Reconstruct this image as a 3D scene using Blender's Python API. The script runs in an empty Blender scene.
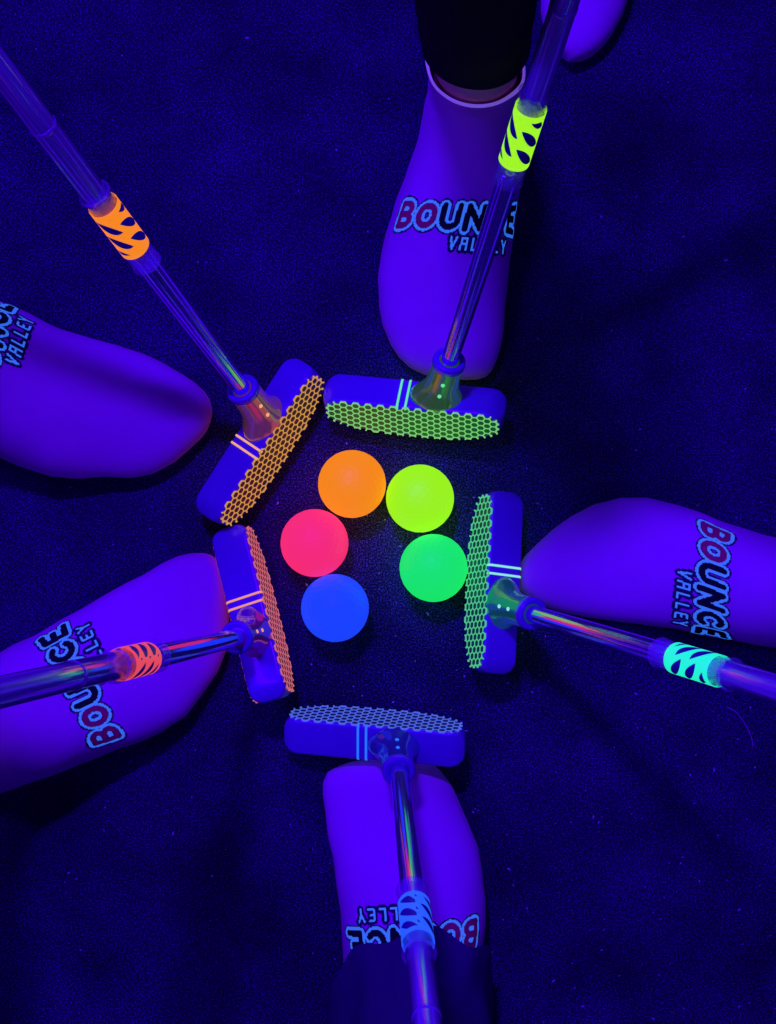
import bpy, bmesh, math, random
from mathutils import Vector, Matrix, noise

random.seed(7)
sc = bpy.context.scene
COL = sc.collection
PI = math.pi

# ------------------------------------------------------------------ camera
CAM_H = 1.30
F_PX = 1590.0 * (CAM_H - 0.021)
cam_d = bpy.data.cameras.new('camera')
cam = bpy.data.objects.new('camera', cam_d)
COL.objects.link(cam)
cam.location = (0, 0, CAM_H)
cam.rotation_euler = (0, 0, 0)
cam_d.sensor_fit = 'VERTICAL'
cam_d.sensor_height = 36.0
cam_d.lens = F_PX / 1024 * 36.0
cam_d.clip_start = 0.01
sc.camera = cam
sc.view_settings.view_transform = 'Standard'
sc.view_settings.look = 'None'
sc.view_settings.gamma = 1
sc.view_settings.use_curve_mapping = False
sc.view_settings.exposure = 0.0


def floor_pt(px, py, z):
    """where the photo's pixel (px, py) lies on the level z"""
    s = (CAM_H - z) / F_PX
    return Vector(((px - 388) * s, (512 - py) * s, z))


# ------------------------------------------------------------------ materials
def srgb(r, g, b):
    def f(c):
        c /= 255.0
        return c / 12.92 if c <= 0.04045 else ((c + 0.055) / 1.055) ** 2.4
    return (f(r), f(g), f(b), 1)


def mat(name, base, rough=0.5, metal=0.0, spec=0.5, coat=0.0, emit=None, estr=0.0, sheen=0.0):
    m = bpy.data.materials.new(name)
    m.use_nodes = True
    p = m.node_tree.nodes['Principled BSDF']
    p.inputs['Base Color'].default_value = base
    p.inputs['Roughness'].default_value = rough
    p.inputs['Metallic'].default_value = metal
    p.inputs['Specular IOR Level'].default_value = spec
    p.inputs['Coat Weight'].default_value = coat
    p.inputs['Coat Roughness'].default_value = 0.08
    if sheen:
        p.inputs['Sheen Weight'].default_value = sheen
    if emit:
        p.inputs['Emission Color'].default_value = emit
        p.inputs['Emission Strength'].default_value = estr
    return m


def nd(m, t, **kw):
    n = m.node_tree.nodes.new(t)
    for k, v in kw.items():
        setattr(n, k, v)
    return n


def lk(m, a, b):
    m.node_tree.links.new(a, b)


def math_node(m, op, a, b=None, c=None):
    n = nd(m, 'ShaderNodeMath', operation=op)
    for i, v in enumerate((a, b, c)):
        if v is None:
            continue
        if isinstance(v, (int, float)):
            n.inputs[i].default_value = v
        else:
            lk(m, v, n.inputs[i])
    return n.outputs[0]


def bump(m, height, strength, dist=0.001):
    p = m.node_tree.nodes['Principled BSDF']
    b = nd(m, 'ShaderNodeBump')
    b.inputs['Strength'].default_value = strength
    b.inputs['Distance'].default_value = dist
    lk(m, height, b.inputs['Height'])
    lk(m, b.outputs[0], p.inputs['Normal'])


def obj_noise(m, scale, detail=2.0, rough=0.5):
    t = nd(m, 'ShaderNodeTexCoord')
    n = nd(m, 'ShaderNodeTexNoise')
    n.inputs['Scale'].default_value = scale
    n.inputs['Detail'].default_value = detail
    n.inputs['Roughness'].default_value = rough
    lk(m, t.outputs['Object'], n.inputs['Vector'])
    return n.outputs['Fac']


# carpet
M_floor = mat('dark_carpet', (0.03, 0.02, 0.05, 1), 0.95, spec=0.1)


def build_floor_material():
    m = M_floor
    p = m.node_tree.nodes['Principled BSDF']
    fine = obj_noise(m, 1000, 1.0)
    mid = obj_noise(m, 420, 3.0, 0.7)
    broad = obj_noise(m, 16, 3.0)
    # woven pile: bright fibre ends among dark ones
    r = nd(m, 'ShaderNodeMapRange')
    lk(m, fine, r.inputs[0])
    r.inputs[1].default_value = 0.48
    r.inputs[2].default_value = 0.74
    r.inputs[3].default_value = 0.55
    r.inputs[4].default_value = 4.8
    r2 = nd(m, 'ShaderNodeMapRange')
    lk(m, mid, r2.inputs[0])
    r2.inputs[1].default_value = 0.3
    r2.inputs[2].default_value = 0.7
    r2.inputs[3].default_value = 0.75
    r2.inputs[4].default_value = 1.3
    r3 = nd(m, 'ShaderNodeMapRange')
    lk(m, broad, r3.inputs[0])
    r3.inputs[1].default_value = 0.3
    r3.inputs[2].default_value = 0.7
    r3.inputs[3].default_value = 0.55
    r3.inputs[4].default_value = 1.45
    k = math_node(m, 'MULTIPLY', math_node(m, 'MULTIPLY', r.outputs[0], r2.outputs[0]), r3.outputs[0])
    v = nd(m, 'ShaderNodeVectorMath', operation='SCALE')
    v.inputs[0].default_value = (0.020, 0.020, 0.064)
    lk(m, k, v.inputs['Scale'])
    lk(m, v.outputs[0], p.inputs['Base Color'])
    bump(m, fine, 0.5, 0.0008)


build_floor_material()
M_lint = mat('lint', (0.6, 0.6, 0.8, 1), 0.9)


def sock_material(name, base):
    m = mat(name, base, 0.9, spec=0.15, sheen=0.15)
    t = nd(m, 'ShaderNodeUVMap')
    s = nd(m, 'ShaderNodeSeparateXYZ')
    lk(m, t.outputs[0], s.inputs[0])
    # knit: fine wales round the foot and courses along it
    a = math_node(m, 'SINE', math_node(m, 'MULTIPLY', s.outputs[0], 2 * PI * 190))
    b = math_node(m, 'SINE', math_node(m, 'MULTIPLY', s.outputs[1], 2 * PI * 160))
    h = math_node(m, 'ADD', a, math_node(m, 'MULTIPLY', b, 0.5))
    bump(m, h, 0.16, 0.0004)
    return m


M_sock = sock_material('violet_knit', (0.72, 0.10, 0.75, 1))
M_knit_outline = mat('knit_light_blue', (0.15, 0.6, 0.25, 1), 0.9, emit=srgb(45, 110, 235), estr=0.85)
M_knit_dark = mat('knit_navy', (0.03, 0.01, 0.10, 1), 0.95, spec=0.1)
M_knit_black = mat('knit_black', (0.012, 0.008, 0.03, 1), 0.95, spec=0.1)
M_knit_red = mat('knit_purple_red', (0.55, 0.02, 0.13, 1), 0.95)
M_trim = mat('elastic_trim', (0.9, 0.7, 1, 1), 0.8, emit=srgb(130, 90, 210), estr=0.55)
M_skin = mat('skin', (1.0, 0.5, 0.40, 1), 0.6)
M_trouser = mat('black_trouser_cloth', (0.012, 0.010, 0.016, 1), 0.95, spec=0.1)
M_trouser_navy = mat('navy_trouser_cloth', (0.05, 0.03, 0.13, 1), 0.95, spec=0.1)
bump(M_trouser, obj_noise(M_trouser, 300, 2), 0.3)
bump(M_trouser_navy, obj_noise(M_trouser_navy, 300, 2), 0.3)

M_rubber = mat('blue_violet_rubber', (0.20, 0.05, 0.66, 1), 0.32, spec=0.5, coat=0.35)
bump(M_rubber, obj_noise(M_rubber, 160, 3), 0.06, 0.001)
M_steel = mat('chromed_steel', (0.62, 0.50, 0.95, 1), 0.10, metal=0.84)
M_tube = mat('violet_tinted_tube', (0.58, 0.28, 1.0, 1), 0.22, metal=0.35, coat=1.0)


def collar_material():
    m = mat('clear_plastic', (0.55, 0.45, 1.0, 1), 0.06)
    p = m.node_tree.nodes['Principled BSDF']
    p.inputs['Alpha'].default_value = 0.32
    p.inputs['Coat Weight'].default_value = 1.0
    return m


M_collar = collar_material()


def band_material(name, col):
    """glowing sleeve with slanted leaf shaped gaps that show the dark tube"""
    m = mat(name, (col[0] * .5, col[1] * .5, col[2] * .5, 1), 0.45, emit=col, estr=0.92)
    p = m.node_tree.nodes['Principled BSDF']
    t = nd(m, 'ShaderNodeUVMap')
    s = nd(m, 'ShaderNodeSeparateXYZ')
    lk(m, t.outputs[0], s.inputs[0])
    U, V = s.outputs[0], s.outputs[1]          # turns round the tube, 0..1 along it

    def leaf(nu, nv, shift, slant, la, lb, v0, v1):
        u = math_node(m, 'MULTIPLY_ADD', U, nu, shift)
        v = math_node(m, 'MULTIPLY', V, nv)
        col_i = math_node(m, 'FLOOR', u)
        fu = math_node(m, 'SUBTRACT', math_node(m, 'FRACT', u), 0.5)
        v = math_node(m, 'ADD', v, math_node(m, 'MULTIPLY', col_i, 0.37))
        v = math_node(m, 'ADD', v, math_node(m, 'MULTIPLY', fu, slant))
        fv = math_node(m, 'SUBTRACT', math_node(m, 'FRACT', v), 0.5)
        q = math_node(m, 'DIVIDE', fu, la)
        w = math_node(m, 'MULTIPLY', math_node(m, 'SUBTRACT', 1.0, math_node(m, 'MULTIPLY', q, q)), lb)
        return math_node(m, 'LESS_THAN', math_node(m, 'ABSOLUTE', fv), w)
    L = leaf(4.0, 3.0, 0.15, 0.9, 0.46, 0.29, 0, 1)
    inside = math_node(m, 'MULTIPLY', math_node(m, 'GREATER_THAN', V, 0.10), math_node(m, 'LESS_THAN', V, 0.90))
    hole = math_node(m, 'MULTIPLY', L, inside)
    mx = nd(m, 'ShaderNodeMix', data_type='RGBA')
    lk(m, hole, mx.inputs[0])
    mx.inputs[6].default_value = (col[0] * .5, col[1] * .5, col[2] * .5, 1)
    mx.inputs[7].default_value = (0.05, 0.02, 0.35, 1)
    lk(m, mx.outputs[2], p.inputs['Base Color'])
    e = math_node(m, 'MULTIPLY', math_node(m, 'SUBTRACT', 1.0, hole), 0.92)
    lk(m, e, p.inputs['Emission Strength'])
    return m


# ------------------------------------------------------------------ object helpers
def link(name, bm, mats, parent=None, smooth=True):
    me = bpy.data.meshes.new(name)
    bm.normal_update()
    bm.to_mesh(me)
    bm.free()
    for m in (mats if isinstance(mats, (list, tuple)) else [mats]):
        me.materials.append(m)
    if smooth:
        for p in me.polygons:
            p.use_smooth = True
    o = bpy.data.objects.new(name, me)
    COL.objects.link(o)
    if parent:
        o.parent = parent
    return o


def empty(name, loc=(0, 0, 0)):
    o = bpy.data.objects.new(name, None)
    o.empty_display_size = 0.03
    COL.objects.link(o)
    o.location = loc
    return o


def tag(o, label=None, cat=None, group=None, kind=None):
    for k, v in (('label', label), ('category', cat), ('group', group), ('kind', kind)):
        if v:
            o[k] = v
    return o


def lathe(bm, profile, origin, axis, n=32, cap0=True, cap1=True, uv=False):
    """revolve (distance along axis, radius) round an axis"""
    axis = Vector(axis).normalized()
    q = axis.to_track_quat('Z', 'Y')
    rings = []
    for t, r in profile:
        rings.append([bm.verts.new(Vector(origin) + q @ Vector((r * math.cos(2 * PI * i / n), r * math.sin(2 * PI * i / n), t)))
                      for i in range(n)])
    lay = bm.loops.layers.uv.verify() if uv else None
    for k in range(len(rings) - 1):
        for i in range(n):
            j = (i + 1) % n
            f = bm.faces.new((rings[k][i], rings[k][j], rings[k + 1][j], rings[k + 1][i]))
            if uv:
                d = len(rings) - 1
                for lp, c in zip(f.loops, ((i / n, k / d), ((i + 1) / n, k / d), ((i + 1) / n, (k + 1) / d), (i / n, (k + 1) / d))):
                    lp[lay].uv = c
    if cap0:
        bm.faces.new(list(reversed(rings[0])))
    if cap1:
        bm.faces.new(rings[-1])
    return rings


# ------------------------------------------------------------------ floor
bm = bmesh.new()
bmesh.ops.create_grid(bm, x_segments=8, y_segments=8, size=2.2)
tag(link('floor', bm, M_floor, smooth=False), kind='structure')

# lint and fluff caught in the carpet
bm = bmesh.new()
for i in range(2800):
    x, y = random.uniform(-.33, .33), random.uniform(-.42, .42)
    if random.random() < .55:
        x, y = random.uniform(-.05, .33), random.uniform(-.42, .02)
    r = 0.00016 + 0.0005 * random.random() ** 7
    a = random.uniform(0, PI)
    k = 1 + 2.2 * random.random() ** 3
    dx, dy = Vector((math.cos(a), math.sin(a), 0)) * r * k, Vector((-math.sin(a), math.cos(a), 0)) * r
    c = Vector((x, y, 0.0005))
    vs = [bm.verts.new(c + dx * p + dy * q + Vector((0, 0, z))) for p, q, z in
          ((1, 0, -.0005), (0, 1, -.0005), (-1, 0, -.0005), (0, -1, -.0005), (0, 0, .0004))]
    for p in range(4):
        bm.faces.new((vs[p], vs[(p + 1) % 4], vs[4]))
tag(link('carpet_lint', bm, M_lint), 'pale specks of lint scattered over the dark carpet', 'lint', kind='stuff')


# ------------------------------------------------------------------ golf balls
BALL_R = 0.02135


def ball_mesh():
    bm = bmesh.new()
    bmesh.ops.create_icosphere(bm, subdivisions=6, radius=BALL_R)
    pts, n = [], 332
    for i in range(n):
        z = 1 - 2 * (i + .5) / n
        a = i * PI * (3 - math.sqrt(5))
        s = math.sqrt(1 - z * z)
        pts.append(Vector((s * math.cos(a), s * math.sin(a), z)))
    from mathutils.kdtree import KDTree
    kd = KDTree(n)
    for i, p in enumerate(pts):
        kd.insert(p, i)
    kd.balance()
    R = 0.088
    for v in bm.verts:
        d = kd.find(v.co.normalized())[2]
        if d < R:
            v.co *= 1 - 0.013 * (1 - (d / R) ** 2)
    me = bpy.data.meshes.new('golf_ball')
    bm.to_mesh(me)
    bm.free()
    for p in me.polygons:
        p.use_smooth = True
    return me


BALLS = [
    ((352, 484), srgb(255, 140, 22), 'bright orange', 'orange dimpled golf ball at the top left of the ring of balls'),
    ((420, 498.5), srgb(160, 255, 25), 'lime', 'lime yellow dimpled golf ball touching the orange one'),
    ((433.5, 568), srgb(25, 240, 105), 'green', 'emerald green dimpled golf ball beside the teal banded putter'),
    ((335, 608), srgb(28, 70, 255), 'blue', 'blue dimpled golf ball at the bottom of the ring of balls'),
    ((314.5, 543), srgb(255, 45, 115), 'pink', 'hot pink dimpled golf ball between the orange and blue balls'),
]
base_ball = ball_mesh()
for i, (px, c, nm, lab) in enumerate(BALLS):
    me = base_ball if i == 0 else base_ball.copy()
    m = mat('fluorescent_' + nm, (c[0] * .35, c[1] * .35, c[2] * .35, 1), 0.5, spec=0.25, emit=c, estr=0.88)
    me.materials.clear()
    me.materials.append(m)
    o = bpy.data.objects.new('golf_ball', me)
    COL.objects.link(o)
    o.location = floor_pt(px[0], px[1], BALL_R)
    o.rotation_euler = (i * .7, i * 1.1, i)
    tag(o, lab, 'golf ball', 'golf balls in a ring on the carpet')

# ------------------------------------------------------------------ putters
A_, D_, H_ = 0.0573, 0.0238, 0.0246
HX, HL, LIE, LB = 0.0148, 0.0351, 0.224, 0.167
AXIS = Vector((math.sin(LIE), 0, math.cos(LIE)))


SOLE = 0.0026


def sole_z(x):
    q = min(abs(x) / A_, 1.0)
    return -SOLE + (H_ + SOLE) * 0.75 * (1 - (1 - min(q, .999) ** 2.6) ** (1 / 2.6))


def head_bm():
    bm = bmesh.new()
    n = 60
    rings = []
    rc = 0.0075
    for i in range(n + 1):
        t = -math.cos(PI * i / n)
        x = A_ * t * .9995
        e = max(0.0, abs(x) - (A_ - rc)) / rc
        wy = D_ / 2 - rc * (1 - math.sqrt(max(0.0, 1 - e * e))) * .95
        zt = H_ - 0.004 * max(0.0, (abs(x) / A_ - .80) / .2) ** 2.2
        zb = min(sole_z(x), zt - .004)
        rb = min(0.0022, wy * .8, (zt - zb) * .4)
        ring = []
        for (cy, cz, a0) in ((wy - rb, zt - rb, 0), (-wy + rb, zt - rb, 90), (-wy + rb, zb + rb, 180), (wy - rb, zb + rb, 270)):
            for k in range(5):
                a = math.radians(a0 + 90 * k / 4)
                ring.append(bm.verts.new((x, cy + rb * math.cos(a), cz + rb * math.sin(a))))
        rings.append(ring)
    m = len(rings[0])
    for i in range(n):
        for k in range(m):
            j = (k + 1) % m
            bm.faces.new((rings[i][k], rings[i + 1][k], rings[i + 1][j], rings[i][j]))
    bm.faces.new(rings[0])
    bm.faces.new(list(reversed(rings[-1])))
    bmesh.ops.recalc_face_normals(bm, faces=bm.faces)
    return bm


def pad_bm(side):
    """the inlaid dark striking pad that the mesh lies over"""
    bm = bmesh.new()
    y0, y1 = side * (D_ / 2 - .0008), side * (D_ / 2 + .0003)
    top, bot = [], []
    n = 48
    for i in range(n + 1):
        x = -.0525 + .105 * i / n
        e = max(0, abs(x) - .046) / .0066
        drop = .006 * (1 - math.sqrt(max(0, 1 - min(e, 1) ** 2)))
        top.append((x, H_ - .0024 - drop))
        bot.append((x, min(sole_z(x) + .0024, H_ - .0026 - drop)))
    loop = top + bot[::-1]
    a = [bm.verts.new((x, y0, z)) for x, z in loop]
    b = [bm.verts.new((x, y1, z)) for x, z in loop]
    N = len(loop)
    for i in range(N):
        j = (i + 1) % N
        bm.faces.new((a[i], a[j], b[j], b[i]))
    for i in range(n):
        bm.faces.new((b[i], b[i + 1], b[N - 2 - i], b[N - 1 - i]))
    bmesh.ops.remove_doubles(bm, verts=bm.verts, dist=1e-6)
    bmesh.ops.recalc_face_normals(bm, faces=bm.faces)
    return bm


def hex_bm(side, a=0.00262, w=0.00035, low=0.0, out=.0006):
    """honeycomb net: flat sides run along the head"""
    bm = bmesh.new()
    segs = set()
    hgt = math.sqrt(3) * a
    for ci in range(-17, 18):
        for ri in range(-2, 9):
            cx = ci * 1.5 * a
            cz = ri * hgt + (hgt / 2 if ci % 2 else 0) + .0012
            P = [(round(cx + a * math.cos(PI / 3 * k), 6), round(cz + a * math.sin(PI / 3 * k), 6)) for k in range(6)]
            for k in range(6):
                segs.add(tuple(sorted((P[k], P[(k + 1) % 6]))))

    def ins(p):
        x, z = p
        e = max(0, abs(x) - .044) / .0105
        drop = .008 * (1 - math.sqrt(max(0, 1 - min(e, 1) ** 2)))
        return abs(x) < .0545 and sole_z(x) + .0006 < z < H_ - .0004 - low - drop
    y0, y1 = side * (D_ / 2 - .0004), side * (D_ / 2 + out)
    for p, q in sorted(segs):
        ip, iq = ins(p), ins(q)
        if not (ip or iq):
            continue
        if not (ip and iq):
            if not ip:
                p, q = q, p
            lo, hi = 0.0, 1.0
            for _ in range(12):
                mid = (lo + hi) / 2
                if ins((p[0] + (q[0] - p[0]) * mid, p[1] + (q[1] - p[1]) * mid)):
                    lo = mid
                else:
                    hi = mid
            if lo < .15:
                continue
            q = (p[0] + (q[0] - p[0]) * lo, p[1] + (q[1] - p[1]) * lo)
        d = Vector((q[0] - p[0], q[1] - p[1]))
        L = d.length
        d /= L
        nrm = Vector((-d.y, d.x)) * w
        e = d * (w * .5)
        c = [(p[0] - e.x + nrm.x, p[1] - e.y + nrm.y), (q[0] + e.x + nrm.x, q[1] + e.y + nrm.y),
             (q[0] + e.x - nrm.x, q[1] + e.y - nrm.y), (p[0] - e.x - nrm.x, p[1] - e.y - nrm.y)]
        lo_ = [bm.verts.new((x, y0, z)) for x, z in c]
        hi_ = [bm.verts.new((x, y1, z)) for x, z in c]
        bm.faces.new(hi_)
        for i in range(4):
            j = (i + 1) % 4
            bm.faces.new((lo_[i], lo_[j], hi_[j], hi_[i]))
    bmesh.ops.recalc_face_normals(bm, faces=bm.faces)
    return bm


def stripe_bm(x, w=0.00072):
    """raised line across the crown, wrapped a little over both edges"""
    bm = bmesh.new()
    path = []
    r = .0022
    hw = D_ / 2
    path.append((-hw - .0002, H_ - r - .0005))
    for k in range(5):
        a = math.radians(180 - 90 * k / 4)
        path.append((-hw + r + (r + .0003) * math.cos(a), H_ - r + (r + .0003) * math.sin(a)))
    for k in range(5):
        a = math.radians(90 - 90 * k / 4)
        path.append((hw - r + (r + .0003) * math.cos(a), H_ - r + (r + .0003) * math.sin(a)))
    path.append((hw + .0002, H_ - r - .0005))
    n = 8
    rings = []
    for (y, z) in path:
        rings.append([bm.verts.new((x + w * math.cos(2 * PI * k / n), y, z + .5 * w * math.sin(2 * PI * k / n))) for k in range(n)])
    for a, b in zip(rings, rings[1:]):
        for k in range(n):
            j = (k + 1) % n
            bm.faces.new((a[k], a[j], b[j], b[k]))
    bm.faces.new(rings[0])
    bm.faces.new(rings[-1])
    bmesh.ops.recalc_face_normals(bm, faces=bm.faces)
    return bm


H_ORG = Vector((HX, 0, H_))
HOSEL = [(-.004, .0122), (-.001, .0121), (.002, .0117), (.005, .0111), (.009, .0105), (.013, .0101), (.020, .0098), (.030, .0097),
         (.0338, .0097), (.0344, .0095), (.0345, .0088)]


def hosel_r(t):
    for (a, ra), (b, rb) in zip(HOSEL, HOSEL[1:]):
        if a <= t <= b:
            return ra + (rb - ra) * (t - a) / (b - a)
    return .0096


def shaft_r(t):      # t from the hosel's mouth
    return 0.0054 + 0.0011 * min(max(t / 0.14, 0), 1)


def make_putter(key, R, T, colr, label, shaft_len, shift=0.0, tilt=0.0):
    band_c, mesh_c, stripe_c, pad_c, hos_c = colr
    root = empty('putter')
    M = Matrix(R)
    fs = -1                                     # the face turned to the balls is at y = -D/2
    if M.determinant() < 0:
        M = M @ Matrix.Diagonal((1, -1, 1))
        fs = 1
    M = M @ Matrix.Rotation(math.radians(tilt), 3, 'X')
    root.matrix_world = Matrix.Translation(Vector(T) + Vector((0, 0, SOLE * .9))) @ M.to_4x4()
    tag(root, label, 'putter', 'putters held in a ring around the balls')
    link('head', head_bm(), M_rubber, root)
    m_pad = mat('pad_' + key, pad_c, 0.35, spec=0.5, emit=pad_c, estr=0.5)
    m_net = mat('net_' + key, (mesh_c[0] * .4, mesh_c[1] * .4, mesh_c[2] * .4, 1), 0.5, emit=mesh_c, estr=0.72)
    m_str = mat('stripe_' + key, (stripe_c[0] * .4, stripe_c[1] * .4, stripe_c[2] * .4, 1), 0.5, emit=stripe_c, estr=0.85)
    m_hos = mat('hosel_' + key, hos_c[0], 0.16, metal=0.35, spec=0.9, coat=1.0, emit=hos_c[1], estr=1.0)  # tinted emission stands in for the face's glow carried into the hosel plastic
    for side in (fs, -fs):
        pad = link('face_pad', pad_bm(side), m_pad, root, smooth=False)
        link('honeycomb_net', hex_bm(side) if side == fs else hex_bm(side, low=.0022, out=.00042), m_net, pad, smooth=False)
    for x in (HX - .0241, HX - .0189):
        link('alignment_stripe', stripe_bm(x), m_str, root)
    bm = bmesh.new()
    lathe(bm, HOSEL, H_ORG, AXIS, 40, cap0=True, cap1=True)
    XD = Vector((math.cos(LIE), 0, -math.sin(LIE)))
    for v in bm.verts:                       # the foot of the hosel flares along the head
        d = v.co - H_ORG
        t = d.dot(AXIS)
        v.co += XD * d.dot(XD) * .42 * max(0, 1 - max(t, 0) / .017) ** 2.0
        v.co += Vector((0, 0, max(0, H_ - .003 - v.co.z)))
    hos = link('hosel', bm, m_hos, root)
    bm = bmesh.new()
    lathe(bm, [(.0300, .0098), (.0310, .0102), (.0335, .0103), (.0350, .0099), (.0357, .0090), (.0354, .0078), (.0346, .0066), (.0340, .0045)], H_ORG, AXIS, 40, cap0=False, cap1=False)
    link('rim', bm, M_rubber, hos)
    # two dots on the hosel towards the face
    X = Vector((math.cos(LIE), 0, -math.sin(LIE)))
    for t in (.0115, .0215):
        r = hosel_r(t)
        c = H_ORG + AXIS * t + Vector((0, fs * r, 0))
        bm = bmesh.new()
        bmesh.ops.create_uvsphere(bm, u_segments=14, v_segments=8, radius=1)
        for v in bm.verts:
            v.co = c + X * v.co.x * .00125 + AXIS * v.co.z * .0016 + Vector((0, fs * v.co.y * .0006, 0))
        link('dot', bm, m_str, hos)
    S = H_ORG + AXIS * HL
    bm = bmesh.new()
    prof = [(-.006, .0054)]
    k = 24
    for i in range(k + 1):
        t = .16 * i / k
        prof.append((t, shaft_r(t)))
    lathe(bm, prof, S, AXIS, 40)
    link('shaft', bm, M_steel, root)
    bm = bmesh.new()
    LB = globals()['LB'] + shift
    t0 = LB - .012
    lathe(bm, [(t0, .0066), (t0 + .001, .0072), (shaft_len * .5, .0071), (shaft_len - .002, .0071), (shaft_len, .0066)], S, AXIS, 40)
    # a joint ring where the tube telescopes
    tj = LB + .085
    lathe(bm, [(tj, .0071), (tj + .0005, .00745), (tj + .003, .00745), (tj + .0035, .0071)], S, AXIS, 40, False, False)
    up = link('upper_tube', bm, M_tube, root)
    # clear sleeve round the joint, with lips at its ends
    c0, c1 = LB - .035, LB + .030
    bm = bmesh.new()
    ri = .00745
    lathe(bm, [(c0, ri), (c0, .0084), (c0 + .0006, .0089), (c0 + .0016, .0087), (c0 + .0022, .0083), (c1 - .0022, .0083), (c1 - .0016, .0090),
               (c1 - .0006, .0093), (c1, .0088), (c1, ri), (c0, ri)], S, AXIS, 40, False, False)
    bmesh.ops.remove_doubles(bm, verts=bm.verts, dist=1e-6)
    col = link('sleeve', bm, M_collar, root)
    bm = bmesh.new()
    b0, b1 = LB - .0195, LB + .0195
    lathe(bm, [(b0 + (b1 - b0) * i / 12, .00865) for i in range(13)], S, AXIS, 48, False, False, uv=True)
    band = link('leaf_cut_band', bm, band_material('band_' + key, band_c), root)
    mod = band.modifiers.new('thickness', 'SOLIDIFY')
    mod.thickness = 0.0003
    return root


make_putter('orange', [[0.5444, -0.6942, -0.4709], [0.8387, 0.4578, 0.2949], [0.0109, -0.5555, 0.8314]], [-0.0740, 0.0396, 0.006],
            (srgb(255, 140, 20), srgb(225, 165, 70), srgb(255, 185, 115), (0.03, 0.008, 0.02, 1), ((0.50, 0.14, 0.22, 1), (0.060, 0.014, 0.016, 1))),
            'putter with bright orange band, its yellowish net face by the orange ball', 0.62, .001)
make_putter('green', [[0.9867, 0.1612, -0.0226], [-0.1021, 0.721, 0.6854], [0.1268, -0.674, 0.7278]], [0.0174, 0.0583, 0.0101],
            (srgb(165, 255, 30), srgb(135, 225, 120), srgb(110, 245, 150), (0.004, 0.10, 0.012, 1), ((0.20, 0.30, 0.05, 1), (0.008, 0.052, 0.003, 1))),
            'putter with lime green band, at the top between foot and balls', 0.62, .020, 4.5)
make_putter('teal', [[-0.0595, 0.8736, 0.483], [-0.9863, -0.1262, 0.1067], [0.1542, -0.47, 0.8691]], [0.0610, -0.046, 0.0086],
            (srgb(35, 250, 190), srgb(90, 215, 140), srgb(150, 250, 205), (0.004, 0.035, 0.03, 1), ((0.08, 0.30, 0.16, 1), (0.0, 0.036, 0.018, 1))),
            'putter with turquoise band, its pale green net face by the green ball', 0.62, .002)
make_putter('blue', [[0.9843, -0.0075, -0.1764], [-0.0661, -0.942, -0.329], [0.1637, -0.3355, 0.9277]], [-0.0053, -0.1367, 0.0073],
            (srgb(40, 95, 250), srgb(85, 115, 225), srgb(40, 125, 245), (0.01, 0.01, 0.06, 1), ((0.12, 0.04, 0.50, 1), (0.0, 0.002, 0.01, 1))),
            'putter with blue band and pale blue net face, at the bottom', 0.62, .008)
make_putter('red', [[0.2513, -0.9281, -0.2746], [-0.9275, -0.312, 0.2057], [0.2766, -0.203, 0.9393]], [-0.0810, -0.0669, 0.0103],
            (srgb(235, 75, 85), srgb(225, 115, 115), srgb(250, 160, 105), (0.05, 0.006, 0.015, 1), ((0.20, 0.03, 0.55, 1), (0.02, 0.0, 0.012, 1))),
            'putter with coral red band and pinkish net face, beside the pink ball', 0.62, .018)

# ------------------------------------------------------------------ feet and legs
# side view of a foot in a sock: (top u, top z, bottom u, bottom z), u runs back from the toes
SIDE = [
    (.0006, .0125, .0006, .0105), (.0016, .0160, .0012, .0065), (.004, .0195, .003, .0030), (.008, .0225, .007, .0012),
    (.014, .0250, .014, .0005), (.022, .0270, .022, .0005), (.034, .0295, .034, .0005), (.048, .0330, .048, .0005),
    (.064, .0385, .064, .0005), (.080, .0450, .080, .0005), (.096, .0525, .098, .0005), (.110, .0600, .116, .0005),
    (.123, .0680, .136, .0005), (.134, .0770, .160, .0005), (.143, .0870, .185, .0008), (.149, .0980, .207, .0040),
    (.153, .1100, .218, .0160), (.155, .1240, .221, .0420), (.156, .1400, .219, .0760), (.1565, .1580, .217, .1100),
    (.157, .1800, .216, .1500), (.157, .2100, .217, .1950), (.156, .2500, .221, .2450), (.155, .3100, .231, .3080),
    (.154, .3800, .236, .3800), (.153, .4500, .232, .4500), (.151, .5000, .236, .5000),
]


def unit2(v):
    return Vector((v.x, v.y, 0)).normalized()


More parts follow.
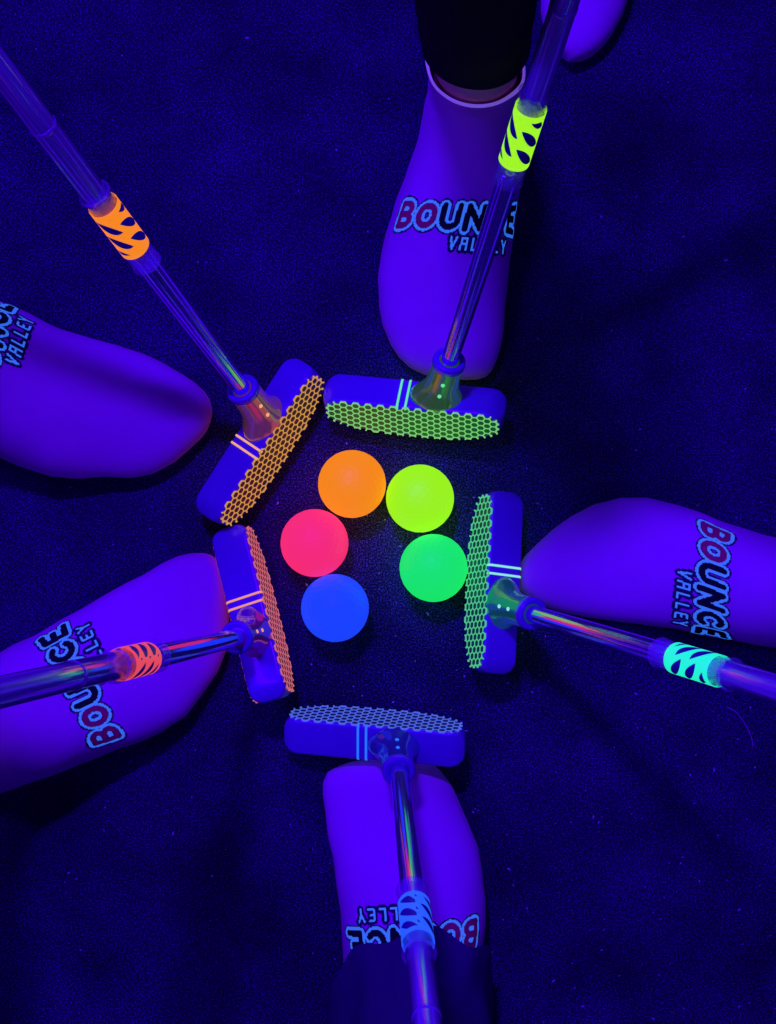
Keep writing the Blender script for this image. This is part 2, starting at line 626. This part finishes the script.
class Foot:
    def __init__(self, toe, back, side_a, side_b, k=1.0, lean=0.0, seed=0, lean_lat=0.0, leg_w=(0.036, .044)):
        """toe/back pixels give the axis; side_a/side_b are the outlines in the photo, from the toe back"""
        Z = .028
        self.seed = seed
        t, b = floor_pt(*toe, Z), floor_pt(*back, Z)
        self.o = Vector((t.x, t.y, 0))
        self.a = unit2(b - t)
        self.l = Vector((self.a.y, -self.a.x, 0))
        self.k, self.lean, self.ll = k, lean, lean_lat
        tabs = []
        for poly in (side_a, side_b):
            q = []
            for p in poly:
                w = floor_pt(*p, Z) - self.o
                q.append((w.dot(self.a), w.dot(self.l)))
            q.sort()
            tabs.append(q)
        self.neg, self.pos = sorted(tabs, key=lambda q: q[-1][1])
        self.leg_w = leg_w
        self.rings = [self.ring(*s) for s in SIDE]
        # distances along the crown of the foot
        self.s = [0.0]
        for a, b in zip(self.rings, self.rings[1:]):
            self.s.append(self.s[-1] + (b['T'] - a['T']).length)

    @staticmethod
    def look(tab, u):
        if u <= tab[0][0]:
            return tab[0][1]
        for (a, va), (b, vb) in zip(tab, tab[1:]):
            if u <= b:
                f = (u - a) / max(b - a, 1e-9)
                return va + (vb - va) * f
        return tab[-1][1]

    def soft(self, tab, u):
        d = min(max(u - tab[0][0], 0) * .6, .009)
        return sum(self.look(tab, u + d * (i - 4) / 4) for i in range(9)) / 9

    def ring(self, tu, tz, bu, bz):
        k = self.k
        lean = lambda z: -self.lean * max(0, z - .07)
        tu, bu = tu * k + lean(tz), bu * k + lean(bz)
        um, zm = (tu + bu) / 2, (tz + bz) / 2
        ll = self.ll * max(0, zm - .07)
        # outline of the photo at this spot
        fscale = (CAM_H - .028) / (CAM_H - max(zm * .8, .02))
        w = self.o + self.a * um
        uf = (Vector((w.x * fscale, w.y * fscale, 0)) - self.o).dot(self.a)
        if uf < self.neg[-1][0] and zm < .12:
            n, p = self.soft(self.neg, uf), self.soft(self.pos, uf)
            A = self.o + self.a * uf + self.l * n
            B = self.o + self.a * uf + self.l * p
            n = (A / fscale - self.o).dot(self.l)
            p = (B / fscale - self.o).dot(self.l)
        else:
            n, p = None, None
        self.last = (n, p) if n is not None else self.last
        n0, p0 = self.last
        if n is None or zm > .08:
            f = min(1, max(0, (zm - .08) / .05))
            c = (n0 + p0) / 2
            hw = (p0 - n0) / 2
            tgt = self.leg_w[0] if zm < .2 else self.leg_w[0] + (self.leg_w[1] - self.leg_w[0]) * min(1.6, (zm - .2) / .15)
            hw = hw * (1 - f) + tgt * f
            n, p = c - hw, c + hw
        return dict(T=self.o + self.a * tu + self.l * ll + Vector((0, 0, tz)), B=self.o + self.a * bu + self.l * ll + Vector((0, 0, bz)),
                    n=n, p=p, flat=max(0.0, min(1.0, 1 - (zm - .03) / .06)))

    def point(self, r, th, off=0.0):
        """th: 0 = +l side, 90 deg = crown"""
        c, s = math.cos(th), math.sin(th)
        mid = (r['T'] + r['B']) / 2
        V = (r['T'] - r['B']) / 2
        fl = r['flat']
        e = 2.0 + (0.25 if s > 0 else 1.6) * fl
        cc = math.copysign(abs(c) ** (2 / e), c)
        ss = math.copysign(abs(s) ** (2 / e), s)
        if s > 0 and fl > 0:
            # the crown falls away to the little toe less steeply than a circle
            ss *= 1
        zlow = -0.30 * fl
        ss2 = zlow + ss * (1 - zlow) if s > 0 else zlow + ss * (1 + zlow)
        hw, cl = (r['p'] - r['n']) / 2, (r['p'] + r['n']) / 2
        q = mid + V * ss2 + self.l * (cl + hw * cc)
        if off:
            q = q + (self.l * cc + V.normalized() * ss2).normalized() * off
        n = noise.noise(Vector((q.x * 45 + self.seed, q.y * 45, q.z * 45))) * .0011
        n += noise.noise(Vector((q.x * 14 + self.seed, q.y * 14, q.z * 14))) * .0014
        out = (self.l * cc + V.normalized() * max(ss2, 0)).normalized() if (abs(cc) + max(ss2, 0)) > 0 else self.l
        q = q + out * n
        if q.z < .0004:
            q.z = .0004
        return q

    def at(self, s):
        """ring interpolated at a distance s along the crown"""
        for i in range(len(self.s) - 1):
            if s <= self.s[i + 1] or i == len(self.s) - 2:
                f = (s - self.s[i]) / max(self.s[i + 1] - self.s[i], 1e-9)
                a, b = self.rings[i], self.rings[i + 1]
                return dict(T=a['T'].lerp(b['T'], f), B=a['B'].lerp(b['B'], f), **{k: a[k] + (b[k] - a[k]) * f for k in ('n', 'p', 'flat')})

    def s_of_z(self, z):
        for i in range(len(self.rings) - 1):
            a, b = self.rings[i]['T'].z, self.rings[i + 1]['T'].z
            if a <= z <= b:
                return self.s[i] + (self.s[i + 1] - self.s[i]) * (z - a) / (b - a)
        return self.s[-1]

    def tube(self, s0, s1, off, steps, n=72, cap0=False, cap1=False, hem=0.0, wave=0.0):
        bm = bmesh.new()
        lay = bm.loops.layers.uv.verify()
        rings = []
        for i in range(steps + 1):
            f = i / steps
            s = s0 + (s1 - s0) * f
            r = self.at(s)
            o_ = off(f) if callable(off) else off
            ring = []
            for k in range(n):
                th = 2 * PI * k / n
                rr = r
                if hem and f < .5:
                    rr = self.at(s + hem * (1 - max(0, math.sin(th))) ** .8 * (1 - f * 2) + hem * .12 * math.sin(th * 7 + self.seed) * (1 - f * 2))
                q = self.point(rr, th, o_)
                if wave:
                    q = q + (q - (r['T'] + r['B']) / 2).normalized() * wave * (
                        math.sin(th * 5 + f * 9) * .4 + 1.4 * noise.noise(Vector((math.cos(th) * 2.2, math.sin(th) * 2.2 + self.seed, s * 34))))
                    q.z = max(q.z, .0008)
                ring.append(bm.verts.new(q))
            rings.append((ring, s))
        for (A, sa), (B, sb) in zip(rings, rings[1:]):
            for k in range(n):
                j = (k + 1) % n
                f = bm.faces.new((A[k], A[j], B[j], B[k]))
                for lp, c in zip(f.loops, ((k / n, sa * 5), ((k + 1) / n, sa * 5), ((k + 1) / n, sb * 5), (k / n, sb * 5))):
                    lp[lay].uv = c
        if cap0:
            bm.faces.new(list(reversed(rings[0][0])))
        if cap1:
            bm.faces.new(rings[-1][0])
        return bm

    def wrap(self, s, x, off):
        """point at distance x round the foot from the crown, at s along it"""
        r = self.at(s)
        key = round(s, 5)
        if not hasattr(self, 'arc'):
            self.arc = {}
        if key not in self.arc:
            tab = []
            for sg in (1, -1):
                prev, d, row = self.point(r, PI / 2), 0.0, [(0.0, PI / 2)]
                for i in range(1, 61):
                    th = PI / 2 - sg * PI * .75 * i / 60
                    q = self.point(r, th)
                    d += (q - prev).length
                    prev = q
                    row.append((d, th))
                tab.append(row)
            self.arc[key] = tab
        row = self.arc[key][0 if x >= 0 else 1]
        x = abs(x)
        for (a, ta), (b, tb) in zip(row, row[1:]):
            if x <= b:
                return self.point(r, ta + (tb - ta) * (x - a) / max(b - a, 1e-9), off)
        return self.point(r, row[-1][1], off)


# ---- knitted lettering: strokes on a stitch grid (letter box 0..1 x 0..1)
def arc(cx, cy, rx, ry, a0, a1, n=14):
    return [(cx + rx * math.cos(math.radians(a0 + (a1 - a0) * i / n)), cy + ry * math.sin(math.radians(a0 + (a1 - a0) * i / n))) for i in range(n + 1)]


GLYPH = {
    'B': [[(.22, .1), (.22, .9)], [(.22, .9)] + arc(.45, .7, .3, .2, 90, -90) + [(.25, .5)], [(.25, .5)] + arc(.48, .3, .32, .2, 90, -90) + [(.22, .1)]],
    'O': [arc(.5, .5, .33, .36, 0, 360, 24)],
    'U': [[(.18, .9), (.18, .4)] + arc(.5, .4, .32, .28, 180, 360) + [(.82, .9)]],
    'N': [[(.16, .08), (.20, .9), (.80, .12), (.84, .92)]],
    'C': [arc(.52, .5, .34, .37, 50, 320, 22)],
    'E': [[(.8, .92), (.24, .86), (.2, .1), (.82, .08)], [(.22, .5), (.66, .52)]],
    'V': [[(.15, .92), (.5, .08), (.85, .92)]],
    'A': [[(.15, .08), (.2, .86), (.8, .86), (.85, .08)], [(.2, .45), (.8, .45)]],
    'L': [[(.2, .92), (.2, .08), (.8, .08)]],
    'Y': [[(.15, .92), (.5, .5), (.85, .92)], [(.5, .5), (.5, .08)]],
}


def seg_d(p, a, b):
    dx, dy = b[0] - a[0], b[1] - a[1]
    L = dx * dx + dy * dy
    t = 0 if L == 0 else max(0, min(1, ((p[0] - a[0]) * dx + (p[1] - a[1]) * dy) / L))
    return math.hypot(p[0] - a[0] - t * dx, p[1] - a[1] - t * dy)


def place_text(word, x0, y0, w, h, gap, rise):
    out = []
    n = len(word)
    for i, ch in enumerate(word):
        ox = x0 + i * (w + gap)
        c = (i + .5) / n * 2 - 1
        oy = y0 + rise * c * c
        tilt = -0.10 * c
        for st in GLYPH[ch]:
            out.append((i, [(ox + x * w + tilt * (y - .5) * h, oy + y * h) for x, y in st]))
    return out


CELL = 0.00062


def logo_cells():
    """knit chart in metres, x along the text, y up: list of (x, y, colour)"""
    big = place_text('BOUNCE', -.0446, .0012, .0146, .0152, .0003, .0016)
    small = place_text('VALLEY', -.0055, -.0098, .0052, .0078, .0017, 0)
    cells = []
    nx, ny = int(.104 / CELL), int(.036 / CELL)
    for i in range(nx):
        for j in range(ny):
            x, y = -.052 + (i + .5) * CELL, -.0135 + (j + .5) * CELL
            d, who = 9, 0
            for w, st in big:
                xs = [p[0] for p in st]
                if x < min(xs) - .006 or x > max(xs) + .006:
                    continue
                for a, b in zip(st, st[1:]):
                    e = seg_d((x, y), a, b)
                    if e < d:
                        d, who = e, w
            ds = 9
            if y < .002 and x > -.012:
                for w, st in small:
                    for a, b in zip(st, st[1:]):
                        ds = min(ds, seg_d((x, y), a, b))
            if ds < .00062:
                cells.append((x, y, 0))
            elif d < .0018:
                cells.append((x, y, 2 if who < 2 else 3))
            elif d < .0034:
                cells.append((x, y, 0))
            elif d < .0043 or ds < .0022:
                cells.append((x, y, 1))
    return cells


CELLS = logo_cells()


def lettering(foot, s_mid, x_off, parent, sx=1.0, sy=1.0, skew=0.0):
    bm = bmesh.new()
    h = CELL / 2

    def P(x, y):
        return foot.wrap(s_mid + y * sy + (x * skew), x * sx + x_off, .0005)
    cache = {}
    for x, y, c in CELLS:
        vs = []
        for dx, dy in ((-h, -h), (h, -h), (h, h), (-h, h)):
            kx, ky = round((x + dx) / CELL), round((y + dy) / CELL)
            if (kx, ky) not in cache:
                cache[(kx, ky)] = bm.verts.new(P(x + dx, y + dy))
            vs.append(cache[(kx, ky)])
        f = bm.faces.new(vs)
        f.material_index = c
    return link('knitted_lettering', bm, [M_knit_outline, M_knit_dark, M_knit_red, M_knit_black], parent)


def dress(person, foot, cuff_z, hem_z, trouser_m, trouser_off, wave=0.0, trim=False, top=None, hem=0.0):
    """leg, sock and trouser leg of one side"""
    s_c, s_h = foot.s_of_z(cuff_z), foot.s_of_z(hem_z)
    end = foot.s[-1] if top is None else foot.s_of_z(top)
    link('leg', foot.tube(0.006, end - .01, -.0034, 90, 48, True, True), M_skin, person)
    sock = link('sock', foot.tube(0.0, s_c, 0.0, 110, 84, True, False), M_sock, person)
    if trim:
        link('elastic_edge', foot.tube(s_c - .006, s_c + .0010, lambda f: .0018 * math.sin(PI * f) + .0001, 6, 84), M_trim, sock)
    link('trouser_leg', foot.tube(s_h, end, trouser_off, 90, 72, False, True, wave=wave, hem=hem), trouser_m, person)
    return sock


# -- person at the top, lime banded putter
p = empty('person', floor_pt(478, 120, 0))


def parent_keep(p):
    bpy.context.view_layer.update()
    inv = p.matrix_world.inverted()
    for c in p.children:
        c.matrix_parent_inverse = inv


f1 = Foot((465, 379), (476, 100),
          [(465, 379), (440, 377), (425, 374), (412, 369), (400, 360), (390, 346), (381, 325), (376, 290), (382, 250), (395, 205), (412, 165), (425, 120), (431, 80), (431, 40)],
          [(465, 379), (478, 378.5), (487, 376), (496, 366), (503, 340), (507, 300), (512, 250), (517, 210), (521, 180), (523, 140), (522, 100), (520, 60)],
          k=.96, lean=-.02, seed=1, leg_w=(.029, .034), lean_lat=-.04)
sock = dress(p, f1, .133, .171, M_trouser, .002, trim=True)
lettering(f1, f1.s_of_z(.066) - .031, .005, sock, sx=1.0, sy=1.15)
f1b = Foot((578, 57), (602, -150),
           [(578, 57), (568, 56), (560, 52), (553, 45), (548, 35), (540, 5), (540, -60), (550, -150)],
           [(578, 57), (587, 56), (594, 53), (600, 48), (604, 44), (612, 36), (618, 28), (629, 0), (640, -50), (645, -150)],
           k=.93, lean=-.22, seed=9, leg_w=(.032, .046), lean_lat=.05)
dress(p, f1b, .132, .165, M_trouser, .0045)
parent_keep(p)
tag(p, 'person in black trousers and violet socks, standing behind the lime banded putter', 'person', 'people standing around the balls')

# -- person at the left, orange banded putter
f2 = Foot((211, 411), (-60, 385),
          [(211, 411), (208, 398), (200, 388), (185, 376), (150, 358), (115, 343), (75, 335), (38, 318), (0, 298), (-50, 290), (-110, 300)],
          [(211, 411), (208, 424), (203, 432), (190, 447), (165, 470), (125, 480), (90, 475), (65, 482), (18, 464), (0, 455), (-50, 440), (-110, 430)],
          k=1.0, lean=-.06, seed=2)
p = empty('person', floor_pt(-40, 385, 0))
sock = dress(p, f2, .15, .19, M_trouser, .005)
lettering(f2, f2.s_of_z(.068) + .002, .015, sock, sy=1.15, skew=-.15)
parent_keep(p)
tag(p, 'person whose violet sock points in from the left edge, below the orange banded putter', 'person', 'people standing around the balls')

# -- person at the lower left, red banded putter
f3 = Foot((221, 567), (-67, 717),
          [(221, 567), (218, 561), (212, 555), (203, 551), (184, 551), (160, 562), (132, 580), (92, 602), (40, 630), (0, 652), (-60, 690), (-110, 722)],
          [(221, 567), (225, 580), (227, 600), (230, 625), (229, 645), (220, 668), (208, 686), (184, 718), (160, 734), (120, 750), (60, 774), (0, 790), (-60, 805), (-110, 822)],
          k=1.02, lean=-.06, seed=3)
p = empty('person', floor_pt(-30, 735, 0))
sock = dress(p, f3, .15, .19, M_trouser, .005)
lettering(f3, f3.s_of_z(.055) - .005, .004, sock, sy=1.2)
parent_keep(p)
tag(p, 'person whose violet sock lies under the red banded putter at the left edge', 'person', 'people standing around the balls')

# -- person at the right, turquoise banded putter
f4 = Foot((516, 577), (840, 592),
          [(516, 577), (518, 570), (530, 552), (544, 539), (570, 518), (590, 506), (609, 499), (632, 496), (656, 498), (682, 505), (717, 518), (752, 533), (776, 539), (840, 548), (900, 548)],
          [(516, 577), (519, 588), (528, 598), (540, 604), (578, 617), (622, 623), (682, 630), (734, 641), (776, 648), (840, 652), (900, 655)],
          k=1.02, lean=-.08, seed=4, lean_lat=-.06)
p = empty('person', floor_pt(830, 590, 0))
sock = dress(p, f4, .15, .19, M_trouser, .005)
lettering(f4, f4.s_of_z(.062) - .009, .006, sock, sx=1.0, sy=1.2)
parent_keep(p)
tag(p, 'person whose violet sock points in from the right edge, above the turquoise banded putter', 'person', 'people standing around the balls')

# -- person at the bottom, blue banded putter
f5 = Foot((390, 758), (415, 1010),
          [(390, 758), (355, 758.5), (335, 761), (325, 769), (320, 790), (326, 822), (331, 855), (337, 882), (341, 925), (344, 965), (344, 1060)],
          [(390, 758), (420, 759), (437, 766), (449, 781), (466, 819), (477, 846), (482, 870), (485, 900), (484, 930), (481, 953), (481, 1060)],
          k=.98, lean=-.09, seed=5, leg_w=(.036, .040))
p = empty('person', floor_pt(413, 990, 0))
sock = dress(p, f5, .13, .057, M_trouser_navy, lambda f: .0062 + .001 * max(0, 1 - f * 6), wave=.0042, hem=.034)
lettering(f5, f5.s_of_z(.062) - .014, .000, sock, sx=1.03, sy=1.15)
parent_keep(p)
tag(p, 'person in navy trousers and violet sock, behind the blue banded putter at the bottom', 'person', 'people standing around the balls')

# a loose thread on the carpet
pts = [floor_pt(x, y, .0008) for x, y in ((727, 707), (736, 712), (745, 724), (751, 736), (753, 747))]
bm = bmesh.new()
path = []
for i in range(25):
    t = i / 24 * 4
    k = min(int(t), 3)
    p0, p1, p2, p3 = pts[max(k - 1, 0)], pts[k], pts[k + 1], pts[min(k + 2, 4)]
    f = t - k
    path.append(.5 * ((2 * p1) + (p2 - p0) * f + (2 * p0 - 5 * p1 + 4 * p2 - p3) * f * f + (3 * p1 - p0 - 3 * p2 + p3) * f ** 3))
rings = []
for i, q in enumerate(path):
    d = (path[min(i + 1, 24)] - path[max(i - 1, 0)]).normalized()
    sd = Vector((-d.y, d.x, 0))
    r = .00022 * .7 if 0 < i < 24 else .00005
    rings.append([bm.verts.new(q + sd * r * math.cos(PI / 3 * k) + Vector((0, 0, r * math.sin(PI / 3 * k)))) for k in range(6)])
for a, b in zip(rings, rings[1:]):
    for k in range(6):
        bm.faces.new((a[k], a[(k + 1) % 6], b[(k + 1) % 6], b[k]))
tag(link('thread', bm, M_lint), 'pale curved thread lying on the carpet below the turquoise banded putter', 'thread')

# ------------------------------------------------------------------ light: black lights over the course
W = bpy.data.worlds.new('world')
sc.world = W
W.use_nodes = True
W.node_tree.nodes['Background'].inputs[0].default_value = (0.07, 0.01, 0.85, 1)
W.node_tree.nodes['Background'].inputs[1].default_value = 0.07


def area(name, loc, target, size, size_y, power, color):
    d = bpy.data.lights.new(name, 'AREA')
    d.shape = 'RECTANGLE'
    d.size, d.size_y = size, size_y
    d.energy = power
    d.color = color
    o = bpy.data.objects.new(name, d)
    COL.objects.link(o)
    o.location = loc
    o.rotation_euler = (Vector(target) - Vector(loc)).to_track_quat('-Z', 'Y').to_euler()
    return o


area('black_light', (-1.25, 0.45, 2.0), (-.05, .05, 0), 0.25, 0.9, 23, (0.070, 0.0, 1.0))
area('black_light', (-0.31, 1.23, 2.3), (.05, -.1, 0), 0.30, 0.10, 60, (0.085, 0.0, 1.0))
area('black_light', (0.9, -0.7, 2.3), (.1, -.1, 0), 0.9, 0.25, 5, (0.085, 0.0, 1.0))
